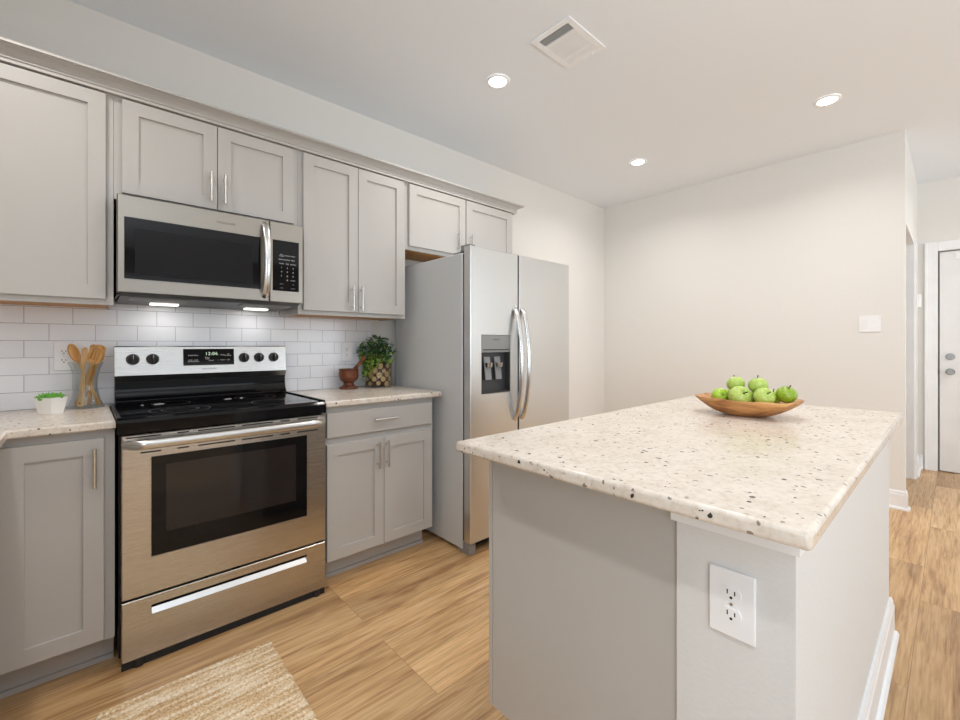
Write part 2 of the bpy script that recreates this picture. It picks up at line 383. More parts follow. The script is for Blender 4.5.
# baseboards: tall board with eased top and a shoe strip
def base_profile(h=.135, t=.014, st=.013, sh=.020):
    return [(0, 0), (t+st, 0), (t+st, sh*.5), (t+st*.6, sh*.9), (t, sh), (t, h-.03), (t-.004, h-.022), (t-.004, h-.012), (t-.009, h), (0, h)]
def basebd(name, axis, a, bb, face, sgn, mat='trim'):
    pts = [(face+sgn*d, z) for d, z in base_profile()]
    return struct(MB().prism(pts, axis, a, bb).build(name, M[mat]))
basebd('baseboard_east', 'y', YH, YN, XK, -1) if False else None
p = [(XK-d, z) for d, z in base_profile()]
struct(MB().prism(p, 'y', YH-.014, 2.6899).prism([(YH-d, z) for d, z in base_profile()], 'x', XK-.02, XK+.055).build('baseboard_kitchen', M['trim']))
struct(MB().prism([(YH-d, z) for d, z in base_profile()], 'x', 5.53, XE-.001).prism([(XE-d, z) for d, z in base_profile()], 'y', .205, YH-.0145).build('baseboard_hall', M['trim']))
struct(MB().prism([(YN-d, z) for d, z in base_profile()], 'x', 2.60, XK-.03).build('baseboard_north', M['trim']))
# hall opening casing and closet jambs
c = MB(); c.box(5.435, 5.45, YH-.001, YH+.121, 0, 2.10).box(5.45, 5.525, YH-.016, YH-.0005, 0, 2.10).box(XK+.085, XK+.095, YH, YH+.12, 0, 2.09).box(XK+.095, 5.435, YH, YH+.12, 2.085, 2.0995)
struct(c.build('trim_1', M['trim']))
# far door
c = MB()
c.box(XE-.018, XE-.0005, DY1+.012, DY1+.10, 0, DZ+.10, .004).box(XE-.018, XE-.0005, DY0-.10, DY0-.012, 0, DZ+.10, .004).box(XE-.018, XE-.0005, DY0-.012, DY1+.012, DZ+.012, DZ+.10, .004)
c.box(XE-.024, XE-.0005, DY1+.078, DY1+.10, 0, DZ+.10, .004)
struct(c.build('trim_2', M['trim']))
d = MB(Matrix.Translation((XE+.012, 0, 0)) @ Matrix.Rotation(-PI/2, 4, 'Z'))       # local x runs to -y, local -y faces the room
L0, L1 = -DY1, -DY0
d.box(L0, L0+.12, 0, .04, .008, DZ).box(L1-.12, L1, 0, .04, .008, DZ)
d.box(L0+.12, L1-.12, 0, .04, .008, .24).box(L0+.12, L1-.12, 0, .04, .86, 1.0).box(L0+.12, L1-.12, 0, .04, 1.93, DZ)
for z0, z1 in ((.24, .86), (1.0, 1.93)):
    d.slab(L0+.12, L1-.12, z0, z1, .008, .02, (L0+.15, L1-.15, z0+.03, z1-.03), -.006, .012)
dr = struct(d.build('door_1', M['door'], at=(XE+.012, DY1, 0)))
for z, nm in ((1.08, 'deadbolt'), (.94, 'door_knob')):
    k = MB(); yk = .030
    k.cyl((XE+.012, yk, z), (XE+.004, yk, z), .031, .028, 28)
    if nm == 'door_knob': k.lathe([(0, .062), (.016, .060), (.027, .048), (.028, .040), (.020, .030), (.011, .022), (.011, 0)], n=28) if False else k.cyl((XE+.004, yk, z), (XE-.03, yk, z), .011, .013).cyl((XE-.03, yk, z), (XE-.052, yk, z), .027, .022, 28)
    else: k.cyl((XE+.004, yk, z), (XE-.012, yk, z), .020, .018, 28)
    k.build(nm, M['ssdark'], dr)
MB().box(XE-.001, XE+.014, DY1-.001, DY1+.004, .915, .965).build('latch_plate', M['ssdark'], dr)
MB().box(XE+.004, XE+.012, -.06, -.005, 1.985, 2.04, .003).build('alarm_sensor', M['white'], dr)

# ------------------------------------------------------------------ hardware helpers
def pull(parent, axis, x, z, L, yface, mat='chrome'):
    """bar pull with two posts on a face that looks to -y"""
    k = MB(); yb = yface-.030
    if axis == 'z':
        k.cyl((x, yb, z-L/2), (x, yb, z+L/2), .006, n=14)
        for s in (-1, 1): k.cyl((x, yface+.0005, z+s*L*.36), (x, yb, z+s*L*.36), .0045, n=12)
    else:
        k.cyl((x-L/2, yb, z), (x+L/2, yb, z), .006, n=14)
        for s in (-1, 1): k.cyl((x+s*L*.36, yface+.0005, z), (x+s*L*.36, yb, z), .0045, n=12)
    return k.build('handle', M[mat], parent)

# ------------------------------------------------------------------ upper cabinets
YB, YF, YD = YN-.002, 2.384, 2.365      # back, face-frame, door front
def upper(label, x0, x1, z0, doors, ztop=2.236):
    t = thing('upper_cabinet', (x0, YB, z0), label, 'cabinet')
    b = MB(); fr = .030
    b.box(x0, x0+.012, YF+.02, YB, z0, ztop).box(x1-.012, x1, YF+.02, YB, z0, ztop).box(x0+.012, x1-.012, YB-.006, YB, z0+.02, ztop).box(x0+.012, x1-.012, YF+.02, YB-.006, ztop-.015, ztop)
    b.box(x0, x0+fr, YF, YF+.02, z0, ztop).box(x1-fr, x1, YF, YF+.02, z0, ztop).box(x0+fr, x1-fr, YF, YF+.02, z0, z0+.035).box(x0+fr, x1-fr, YF, YF+.02, ztop-.03, ztop)
    mids = [(doors[i][1]+doors[i+1][0])/2 for i in range(len(doors)-1)]
    for mx in mids: b.box(mx-.02, mx+.02, YF, YF+.02, z0+.035, ztop-.03)
    b.build('cabinet_box', M['cab'], t)
    MB().box(x0+.013, x1-.013, YF+.021, YB-.007, z0+.004, z0+.012).build('bottom_panel', M['cabwood'], t)
    for dx0, dx1, dz0, dz1, hx, hz, hl in doors:
        d = MB().shaker(dx0, dx1, dz0, dz1, YD).build('door', M['cab'], t)
        if hx is not None: pull(d, 'z', hx, hz, hl, YD)
    return t
ZD = 2.229
upper('tall grey upper cabinet left of the microwave, above the succulent', -.56, .0915, 1.357, [(-.53, .067, 1.380, ZD, None, 0, 0)])
upper('short grey two-door upper cabinet directly above the microwave', .0925, .849, 1.806, [(.118, .4675, 1.833, ZD, .439, 1.929, .135), (.4705, .823, 1.833, ZD, .496, 1.929, .135)])
upper('tall grey two-door upper cabinet between microwave and refrigerator', .850, 1.524, 1.357, [(.873, 1.1895, 1.380, ZD, 1.149, 1.461, .14), (1.1925, 1.506, 1.380, ZD, 1.205, 1.461, .14)])
upper('short grey two-door upper cabinet over the refrigerator', 1.525, 2.524, 1.806, [(1.546, 2.020, 1.830, ZD, 1.945, 1.920, .135), (2.030, 2.503, 1.830, ZD, 2.066, 1.920, .135)])
# crown along the tops, returned at the right end
prof = [(0, 0), (.024, 0), (.024, .011), (.029, .0145), (.029, .0185), (.024, .0205), (.024, .024), (.028, .031), (.037, .040), (.050, .047), (.062, .050), (.062, .0535), (.069, .0535), (.069, .0625), (0, .0625)]
c = MB(); zc = 2.2365; xa, xb = -.56, 2.526
n = len(prof); vs = []
for q in range(3):
    for dd, z in prof:
        vs.append([(xa, YF-dd, zc+z), (xb+dd, YF-dd, zc+z), (xb+dd, YB, zc+z)][q])
c.add(vs, [(q*n+i, q*n+(i+1) % n, (q+1)*n+(i+1) % n, (q+1)*n+i) for q in range(2) for i in range(n)]+[tuple(range(n)), tuple(range(3*n-1, 2*n-1, -1))])
tag(c.build('crown_molding', M['cab'], at=(xa, YF, zc)), 'grey crown molding running along the tops of the upper cabinets', 'molding')

# ------------------------------------------------------------------ base cabinets and worktops
FB, DB = 2.100, 2.080
t = thing('base_cabinet', (-.20, YB, 0), 'grey base cabinet left of the range with one shaker door', 'cabinet')
MB().box(-.84, .084, FB, YB-.001, .11, .8835).build('cabinet_box', M['cab'], t)
MB().box(-.31, .084, FB+.075, FB+.09, 0, .1095).box(-.295, .084, FB+.062, FB+.075, 0, .018).build('toe_kick', M['cab'], t)
d = MB().shaker(-.203, .054, .122, .853, DB).build('door', M['cab'], t); pull(d, 'z', .027, .752, .14, DB)
t = thing('base_cabinet', (-.84, 1.5, 0), 'grey base cabinet of the side run at the left edge, nearest the camera', 'cabinet')
MB().box(-.84, -.226, .92, 2.078, .11, .8835).build('cabinet_box', M['cab'], t)
MB().box(-.31, -.295, .92, FB+.06, 0, .1095).build('toe_kick', M['cab'], t)
for a, bb in ((.94, 1.48), (1.485, 2.03)):
    xf = Matrix.Translation((-.2065, 0, 0)) @ Matrix.Rotation(PI/2, 4, 'Z')   # local x -> +y, local -y -> +x
    MB(xf).shaker(a, bb, .122, .853, 0).build('door', M['cab'], t)
t = thing('base_cabinet', (.862, YB, 0), 'grey base cabinet with one drawer over two doors, right of the range', 'cabinet')
MB().box(.862, 1.532, FB, YB-.001, .11, .8835).build('cabinet_box', M['cab'], t)
MB().box(.862, 1.51, FB+.075, FB+.09, 0, .1095).box(.862, 1.51, FB+.062, FB+.075, 0, .018).build('toe_kick', M['cab'], t)
dw = MB().box(.882, 1.516, DB, FB-.0005, .729, .853, .0015, 1).build('drawer', M['cab'], t); pull(dw, 'x', 1.197, .796, .14, DB)
for x0, x1, hx in ((.882, 1.1965, 1.156), (1.1995, 1.516, 1.210)):
    d = MB().shaker(x0, x1, .118, .694, DB).build('door', M['cab'], t); pull(d, 'z', hx, .607, .14, DB)
def slab_rounded(x0, x1, y0, y1, z0=.884, z1=.914, b=.007): return MB().box(x0, x1, y0, y1, z0, z1, b, 3)
def lshape(poly, z0, z1, b):
    bm = bmesh.new(); vs = [bm.verts.new((x, y, z0)) for x, y in poly]; f = bm.faces.new(vs)
    r = bmesh.ops.extrude_face_region(bm, geom=[f])
    for v in r['geom']:
        if isinstance(v, bmesh.types.BMVert): v.co.z = z1
    bmesh.ops.recalc_face_normals(bm, faces=bm.faces[:])
    ed = [e for e in bm.edges if abs(e.verts[0].co.z-e.verts[1].co.z) < 1e-6]
    bmesh.ops.bevel(bm, geom=ed, offset=b, segments=3, affect='EDGES', profile=.5)
    return MB().bm(bm, True)
YC = YN-.0115
g = lshape([(-.845, .90), (-.182, .90), (-.182, 2.058), (.0855, 2.058), (.0855, YC), (-.845, YC)], .884, .914, .006)
tag(g.build('countertop', M['granite'], at=(-.3, 2.3, .884)), 'speckled white granite countertop left of the range, under the utensil jar', 'countertop')
tag(slab_rounded(.8605, 1.573, 2.058, YC).build('countertop', M['granite'], at=(1.2, 2.35, .884)), 'speckled white granite countertop between the range and refrigerator', 'countertop')

# ------------------------------------------------------------------ range
RX0, RX1 = .0875, .8585
t = thing('kitchen_range', ((RX0+RX1)/2, 2.36, 0), 'stainless steel electric range with black glass cooktop', 'range')
MB().box(RX0+.006, RX1-.006, 2.075, 2.655, .035, .893).build('body', M['black'], t)
ck = MB(); ck.prism([(2.034, .865), (2.034, .905), (2.040, .916), (2.052, .920), (2.610, .920), (2.610, .893), (2.074, .893), (2.074, .865)], 'x', RX0, RX1)
ck = ck.build('cooktop', M['blackglass'], t)
MB().prism([(2.560+.0465*math.sin(PI/2*i/10), .9202+.062*(1-math.cos(PI/2*i/10))) for i in range(11)]+[(2.6066, .9202)], 'x', .1055, .8565).build('rear_curve', M['blackglass'], ck)
for x in (RX0, RX1-.012): MB().box(x, x+.012, 2.045, 2.56, .920, .926, .002).build('side_rail', M['black'], ck)
for bx, by, br in ((.30, 2.20, .108), (.30, 2.46, .075), (.66, 2.20, .085), (.66, 2.46, .095)):
    r = MB(); nn = 64
    for rr in (br, br*.62) if br > .09 else (br,):
        vs = [(bx+q*math.cos(2*PI*i/nn), by+q*math.sin(2*PI*i/nn), .9204) for q in (rr, rr-.0022) for i in range(nn)]
        r.add(vs, [(i, (i+1) % nn, nn+(i+1) % nn, nn+i) for i in range(nn)])
    r.build('burner_ring', M['ringprint'], ck)
# backguard
g = MB().prism([(2.615, .905), (2.611, .925), (2.607, 1.02), (2.62, 1.03), (2.62, 1.045), (2.655, 1.045), (2.655, .905)], 'x', .105, .857).build('backguard', M['black'], t)
cp = MB().prism([(2.592, 1.047), (2.606, 1.180), (2.612, 1.185), (2.655, 1.185), (2.655, 1.047)], 'x', .1035, .858).build('control_panel', M['sslit'], t)
MB().prism([(2.592, 1.0465), (2.607, 1.018), (2.622, 1.018), (2.650, 1.0465)], 'x', .1035, .858).build('panel_underside', M['ssdark'], cp)
slope = (2.606-2.592)/(1.180-1.047)
yp = lambda z: 2.592+slope*(z-1.047)
tilt = math.atan(slope)
def on_panel(z, lift): return yp(z)-lift
dsp = MB(); dsp.prism([(yp(1.087)-.003, 1.087), (yp(1.170)-.003, 1.170), (yp(1.170)+.0005, 1.170), (yp(1.087)+.0005, 1.087)], 'x', .366, .592)
dsp = dsp.build('display', M['blackglass'], cp)
rt = (PI/2-tilt, 0, 0)
def mark(x, z, txt, size, mat='print', sx=1.0): text_part('lettering', txt, size, (x, yp(z)-.0034, z), M[mat], dsp, rt, .0003, sx=sx)
mark(.488, 1.145, '12:06', .022, 'green')
for x, z, s in ((.397, 1.137, 'BAKE'), (.420, 1.137, 'BROIL'), (.397, 1.110, 'KEEP\nWARM'), (.420, 1.110, 'SELF\nCLEAN'), (.540, 1.138, 'TIMER'), (.565, 1.138, 'SET\nCLOCK'), (.540, 1.112, 'START'), (.565, 1.112, 'OFF')):
    mark(x, z, s, .0072)
for x, z, s in ((.469, 1.122, 'BAKE\nTIME'), (.488, 1.110, 'DELAY'), (.518, 1.139, '\u2227'), (.518, 1.112, '\u2228')): mark(x, z, s, .0075)
text_part('brand_lettering', 'FRIGIDAIRE', .0105, (.477, yp(1.068)-.0006, 1.068), M['logo'], cp, rt, .0003)
for x in (.169, .244, .641, .716, .792):
    k = MB(); z = 1.122; y = yp(z)
    nrm = Vector((0, -1, -slope)).normalized(); c0 = Vector((x, y, z))
    k.cyl(c0, c0+nrm*.006, .026, .025, 28).cyl(c0+nrm*.006, c0+nrm*.022, .0225, .020, 28)
    k = k.build('knob', M['blackplastic'], cp)
    gp = MB(); gp.box(x-.006, x+.006, y-.036, y-.020, z-.019, z+.024, .003).build('grip', M['blackplastic'], k)
    MB().box(x-.0008, x+.0008, y-.0365, y-.0358, z+.004, z+.022).build('pointer', M['print'], k)
    text_part('lettering', 'LO   HI', .005, (x, yp(1.156)-.0006, 1.156), M['logo'], cp, rt, .0002)
# oven door
y0 = 2.036
dd = MB().slab(.1000, .8555, .256, .858, y0, .036, (.186, .768, .394, .771), .003, .001, .003).build('oven_door', M['ss'], t)
MB().slab(.1875, .7665, .3955, .7695, y0+.0015, .004, (.232, .718, .476, .735), .0006, .0005, .0002).build('window_border', M['blackglass'], dd)
MB().box(.2325, .7175, y0+.0015, y0+.0035, .4765, .7345).build('oven_window', M['ovenwin'], dd)
for a, bb in ((.113, .217), (.268, .306), (.336, .468), (.494, .618), (.650, .690), (.724, .818)):
    MB().box(a, bb, y0-.0006, y0+.002, .8465, .8515).build('vent_slot', M['darkgap'], dd)
    MB().box(max(a, .155), bb, y0-.0006, y0+.002, .787, .792).build('vent_slot', M['darkgap'], dd)
h = MB(); pts = []
for i in range(25):
    u = i/24; x = .108+(.846-.108)*u; e = min(u, 1-u); off = .050*min(1, (e/.05))**.5
    pts.append((x, y0-off+.004, .826))
h.tube(pts, .0175, .011, 16, side=(0, 0, 1)); h.build('handle', M['sslit'], dd)
# storage drawer with scooped pull
dw = MB()
dw.slab(.1000, .8555, .029, .248, y0, .036, (.187, .767, .178, .214), .030, .002, .003)
dw = dw.build('storage_drawer', M['ss'], t)
MB().box(.189, .765, y0+.0285, y0+.0295, .180, .212).build('pull_recess', M['darkgap'], dw)
MB().prism([(y0+.001, .1785), (y0-.004, .181), (y0+.010, .199), (y0+.014, .199), (y0+.014, .1785)], 'x', .1885, .7655).build('pull_lip', M['polish'], dw)
MB().box(RX0+.013, RX1-.006, 2.041, 2.050, .0008, .0345).build('kick_plate', M['darkgap'], t)
for x in (.150, .815):
    for y in (2.050, 2.60): MB().cyl((x, y, 0), (x, y, .0285), .018, n=18).build('foot', M['blackplastic'], t)

# ------------------------------------------------------------------ microwave
t = thing('microwave_oven', (.47, YB, 1.40), 'stainless over-the-range microwave with dark window and bowed handle', 'microwave')
MX0, MX1, MZ0, MZ1, MY = .0985, .839, 1.405, 1.8035, 2.280
MB().box(MX0+.002, MX1-.002, MY+.045, YB-.012, MZ0-.006, MZ1).build('case', M['black'], t)
dr = MB().slab(MX0, .6745, MZ0, MZ1, MY, .044, (.120, .636, 1.461, 1.715), .002, .001, .003).build('microwave_door', M['ssmw'], t)
wn = MB().box(.1215, .6345, MY+.0005, MY+.0018, 1.4625, 1.7135).build('window', M['blackglass'], dr)
MB().box(.155, .600, MY+.0002, MY+.0004, 1.485, 1.672).build('window_screen', M['mwscreen'], wn)
text_part('brand_lettering', 'FRIGIDAIRE', .0132, (.487, MY-.0004, 1.754), M['logo'], dr, (PI/2, 0, 0), .0003)
h = MB(); pts = []
for i in range(25):
    u = i/24; z = 1.424+(1.787-1.424)*u; pts.append((.655, MY+.006-.052*math.sin(PI*u)**.55, z))
h.tube(pts, .0165, .009, 16, side=(1, 0, 0)); h.build('handle', M['polish'], dr)
pn = MB().slab(.6775, MX1, MZ0, MZ1, MY, .044, (.690, .818, 1.461, 1.715), .002, .001, .003).build('control_panel', M['ssmw'], t)
kp = MB().box(.6912, .8168, MY+.0004, MY+.0018, 1.4622, 1.7138).build('keypad', M['blackglass'], pn)
rows = ['POP\nCORN', 'POTATO', 'PIZZA'], ['REHEAT', 'BACON', 'MELT'], ['COOK', 'VEG', 'SOFTEN'], '123', '456', '789', ['', '0', 'START'], ['STOP', '', '+30'], ['FAN', '', 'LIGHT']
for r, row in enumerate(rows):
    for q, s in enumerate(row):
        if s: text_part('lettering', s, .0105 if len(s) == 1 else .0068, (.7325+.028*q, MY+.0002, 1.640-.0205*r), M['print'] if r < 7 else M['dimprint'], kp, (PI/2, 0, 0), .0002)
# underside: tilted vent plate with two lamps
MB().prism([(MY+.006, 1.4045), (MY+.045, 1.393), (YB-.02, 1.384), (YB-.02, 1.3985), (MY+.05, 1.3985), (MY+.006, 1.4048)], 'x', MX0+.012, MX1-.012).build('underside', M['darkgrey'], t)
for a, bb in ((.14, .36), (.575, .80)):
    gr = MB().box(a, bb, 2.350, 2.470, 1.3885, 1.3925)
    for k in range(9): gr.box(a, bb, 2.355+.012*k, 2.361+.012*k, 1.386, 1.3890)
    gr.build('grease_filter', M['greyplastic'], t)
for x in (.285, .690):
    MB().box(x-.055, x+.055, 2.535, 2.585, 1.3795, 1.3865, .002).build('lamp_lens', M['hoodlens'], t)
    area('microwave_lamp', (x, 2.56, 1.3770), (0, 0, 0), .10, .05, HOOD_W, LAMP_C)

# ------------------------------------------------------------------ refrigerator
t = thing('refrigerator', (2.06, 2.25, 0), 'side-by-side stainless refrigerator with water dispenser and bowed handles', 'refrigerator')
FX0, FX1, FY = 1.598, 2.532, 1.838
LX0, LX1, RX_0, RX_1 = 1.606, 1.9985, 2.0095, 2.528
MB().box(FX0, FX1, 1.902, 2.62, .022, 1.718, .004).build('case', M['greyside'], t)
MB().box(FX0+.008, FX1-.008, 1.893, 1.904, .068, 1.712).box(LX1+.0004, RX_0-.0004, FY+.004, 1.893, .066, 1.750).build('gasket_and_gap_shade', M['darkgap'], t)  # second box is a dark strip painting the shade between the doors
hole = (1.689, 1.929, .905, 1.250)
ld = MB().slab(LX0, LX1, .064, 1.752, FY, .055, hole, .048, .002, .003).build('freezer_door', M['ssv'], t)
rd = MB().slab(RX_0, RX_1, .064, 1.752, FY, .055, (RX_0+.02, RX_1-.02, .09, 1.73), .0001, .0001, .0008).build('fridge_door', M['ssv'], t)
dp = MB()
dp.box(1.6915, 1.9265, FY+.040, FY+.046, .9075, 1.145).box(1.6915, 1.695, FY+.004, FY+.040, .9075, 1.145).box(1.923, 1.9265, FY+.004, FY+.040, .9075, 1.145).box(1.695, 1.923, FY+.002, FY+.040, .9075, .914).build('dispenser_cavity', M['darkgrey'], ld)
pp = MB().box(1.6915, 1.9265, FY-.001, FY+.046, 1.147, 1.2475, .003).build('dispenser_panel', M['greyplastic'], ld)
text_part('brand_lettering', 'FRIGIDAIRE', .0095, (1.809, FY-.0013, 1.222), M['logo'], pp, (PI/2, 0, 0), .0003)
MB().box(1.70, 1.918, FY-.0018, FY-.0008, 1.158, 1.166).build('button_strip', M['darkgrey'], pp)
for x in (1.760, 1.845):
    q = MB(); q.prism([(FY+.030, 1.12), (FY+.020, 1.05), (FY+.012, .985), (FY+.018, .985), (FY+.027, 1.05), (FY+.038, 1.12)], 'x', x-.024, x+.024)
    q = q.build('paddle', M['greyplastic'], ld)
    MB().cyl((x, FY+.012, 1.060), (x, FY+.012, 1.085), .020, .024, 20).build('spout', M['polish'], q)
for door, x in ((ld, 1.9700), (rd, 2.036)):
    pts = []
    for i in range(33):
        u = i/32; z = .728+(1.425-.728)*u; pts.append((x, FY+.004-.066*math.sin(PI*u)**.62, z))
    MB().tube(pts, .0175, .0100, 16, side=(1, 0, 0)).build('handle', M['polish'], door)
MB().box(1.612, 1.672, 1.852, 2.00, 1.7195, 1.733, .003).box(1.612, 1.655, 1.852, 1.895, 1.753, 1.766, .003).box(1.612, 1.655, 1.897, 1.935, 1.7195, 1.766, .003).build('hinge_cover', M['greyplastic'], t)
MB().box(1.66, 2.50, 1.90, 1.93, .012, .058).build('toe_grille', M['darkgap'], t)
for x in (1.604, 2.474): MB().box(x, x+.05, 1.848, 1.95, 0, .059, .003).build('foot_cover', M['greyplastic'], t)
for x in (1.64, 2.49): MB().cyl((x, 2.55, 0), (x, 2.55, .024), .02, n=16).build('roller', M['blackplastic'], t)

# ------------------------------------------------------------------ island
IX0, IX1 = .905, 2.445
t = thing('island_cabinet', (1.66, .66, 0), 'grey island base cabinet with plain end panel, under the large speckled worktop', 'cabinet')
MB().box(IX0+.012, IX1, .386, .918, .11, .8835).box(IX0+.012, IX1, .386, .85, 0, .11).build('cabinet_box', M['cab'], t)
MB().prism([(.386, 0), (.865, 0), (.865, .11), (.934, .11), (.934, .8835), (.386, .8835)], 'x', IX0, IX0+.0115).build('end_panel', M['cab'], t)
MB().box(IX0+.0005, IX0+.05, .9365, .951, .11, .8835).box(IX0+.05, IX1, .919, .940, .11, .15).box(IX0+.05, IX1, .919, .940, .85, .8835).build('face_frame', M['cab'], t)
struct(MB().box(.897, IX1, .183, .3845, 0, .8835).build('wall_island', M['texwall']))
# stepped trim under the worktop round the half wall, base along its long side
tr = MB()
for o, z0, z1 in ((.012, .834, .8835), (.020, .862, .8835)):
    tr.box(.897-o, .8969, .183-o*.7, .3845+o*.6, z0, z1); tr.box(.897, IX1, .183-o*.7, .1829, z0, z1)
struct(tr.build('trim_3', M['trim']))
p = [(.1829-d, z) for d, z in base_profile(.150, .016, .014)]
struct(MB().prism(p, 'x', .897, 2.458).prism([(.8969-d, z) for d, z in base_profile(.150, .016, .014)], 'y', .180, .3845).build('baseboard_island', M['trim']))
tag(slab_rounded(.787, 2.462, .141, .968, .884, .914, .008).build('countertop', M['granite'], at=(1.62, .55, .884)), 'large speckled white granite island worktop carrying the fruit bowl', 'countertop')

# ------------------------------------------------------------------ outlets and switches (built facing -y, then turned)
def duplex(parent, xf, w=.078, hgt=.122, gang=((0, 'outlet'),)):
    MB(xf).box(-w/2, w/2, -.006, -.0003, -hgt/2, hgt/2, .0025).build('cover_plate', M['white'], parent)
    for gx, kind in gang:
        if kind == 'outlet':
            for s in (-1, 1):
                k = MB(xf); zc = s*.0195
                pl = []
                for i in range(24):
                    a = 2*PI*i/24; pl.append((gx+.0172*math.cos(a), zc+max(-.0125, min(.0125, .0172*math.sin(a)))))
                k.prism(pl, 'y', -.0078, -.0055); r = k.build('receptacle', M['white'], parent)
                q = MB(xf); q.box(gx-.0073, gx-.0052, -.0081, -.0077, zc-.001, zc+.0075).box(gx+.0052, gx+.0073, -.0081, -.0077, zc-.001, zc+.0065)
                q.cyl((gx, -.0077, zc-.0068), (gx, -.0081, zc-.0068), .0026, n=14).build('slots', M['slot'], r)
            MB(xf).cyl((gx, -.0058, 0), (gx, -.0072, 0), .0028, n=12).build('screw', M['chrome'], parent)
        else:
            r = MB(xf); r.box(gx-.0165, gx+.0165, -.0072, -.0055, -.033, .033, .001)
            r.prism([(-.0070, -.030), (-.0070, .030), (-.0105, .030), (-.0078, 0), (-.0082, -.030)], 'x', gx-.0145, gx+.0145)
            r.build('rocker', M['white'], parent)
def plate(name, loc, rz, label, cat, **kw):
    t = thing(name, loc, label, cat); xf = Matrix.Translation(loc) @ Matrix.Rotation(rz, 4, 'Z'); duplex(t, xf, **kw); return t
YT = YN-.0105
plate('wall_outlet', (1.2665, YT, 1.145), 0, 'white duplex outlet on the tiles above the wooden mortar', 'outlet')
plate('wall_outlet', (-.040, YT, 1.140), 0, 'white two-gang outlet plate on the tiles behind the wooden utensils', 'outlet', w=.118, hgt=.127, gang=((-.026, 'outlet'), (.028, 'switch')))
plate('wall_outlet', (.8965, .281, .707), -PI/2, 'white duplex outlet on the textured end of the island', 'outlet', w=.079, hgt=.124)
plate('light_switch', (XK-.0005, .432, 1.349), -PI/2, 'white two-gang light switch on the blank end wall', 'switch', w=.124, hgt=.122, gang=((-.028, 'switch'), (.028, 'switch')))
plate('light_switch', (5.70, YH-.0005, 1.36), 0, 'narrow white light switch on the hall wall beside the far door', 'switch')
tag(MB().box(5.70, 5.80, YH-.032, YH-.0006, 1.54, 1.66, .004).build('door_chime', M['white'], at=(5.75, YH, 1.6)), 'small white chime box high on the hall wall by the far door', 'chime')

# ------------------------------------------------------------------ ceiling lamps and vent
def downlight(x, y, label, watt=LAMP_W):
    t = thing('ceiling_light', (x, y, ZC), label, 'light', 'recessed ceiling lights')
    MB().lathe([(.070, -.0005), (.070, -.004), (.062, -.008), (.052, -.007), (.050, -.004)], (x, y, ZC), 40).build('trim_ring', M['white'], t)
    MB().lathe([(0, -.0045), (.0505, -.0045)], (x, y, ZC), 40).build('lens', M['lens'], t)
    area('ceiling_lamp', (x, y, ZC-.010), (0, 0, 0),   .10, .10, watt, LAMP_C, 'DISK', math.radians(150))
downlight(1.795, 1.810, 'round recessed ceiling light nearest the supply vent')
downlight(3.465, 1.810, 'round recessed ceiling light nearest the corner of the two walls')
downlight(3.476, .545, 'round recessed ceiling light above the far end of the island')
downlight(1.795, .545, 'round recessed ceiling light above the middle of the island, out of frame')
downlight(-.30, 1.810, 'round recessed ceiling light above the left counter corner, out of frame')
downlight(-.30, .545, 'round recessed ceiling light above the camera, out of frame')
downlight(4.9, -.95, 'added unseen fill light over the hall floor, out of frame', 11)  # lamp added to brighten the hall and the floor on the right
vx0, vx1, vy0, vy1 = 1.683, 2.000, 1.222, 1.462
t = thing('ceiling_vent', ((vx0+vx1)/2, (vy0+vy1)/2, ZC), 'white rectangular louvered supply vent in the ceiling', 'vent')
f = MB(); z0, z1 = ZC-.008, ZC-.0005; bw = .030
f.box(vx0, vx0+bw, vy0, vy1, z0, z1, .002).box(vx1-bw, vx1, vy0, vy1, z0, z1, .002).box(vx0+bw, vx1-bw, vy0, vy0+bw, z0, z1, .002).box(vx0+bw, vx1-bw, vy1-bw, vy1, z0, z1, .002)
xa, xb = vx0+bw+.058, vx1-bw-.052
f.box(xa-.005, xa+.003, vy0+bw, vy1-bw, z0, z1).box(xb-.003, xb+.006, vy0+bw, vy1-bw, z0, z1)
f.build('frame', M['white'], t)
MB().box(vx0+.02, vx1-.02, vy0+.02, vy1-.02, ZC-.0022, ZC-.0006).build('duct_opening', M['darkgap'], t)
lv = MB()
for k in range(1, 5): lv.box(vx0+bw+k*.0112-.0012, vx0+bw+k*.0112+.0012, vy0+bw, vy1-bw, ZC-.0060, ZC-.0042)
for k in range(15): lv.box(xa+.003, xb-.003, vy0+bw+k*.0120+.0006, vy0+bw+k*.0120+.0110, ZC-.0070, ZC-.0058)
for k in range(4): lv.box(xb+.006+k*.0115+.0006, xb+.006+k*.0115+.0102, vy0+bw, vy1-bw, ZC-.0070, ZC-.0058)
lv.build('louver', M['white'], t)
MB().box(vx1-.016, vx1-.010, vy0+.062, vy0+.07, ZC-.022, ZC-.007).build('lever', M['white'], t)

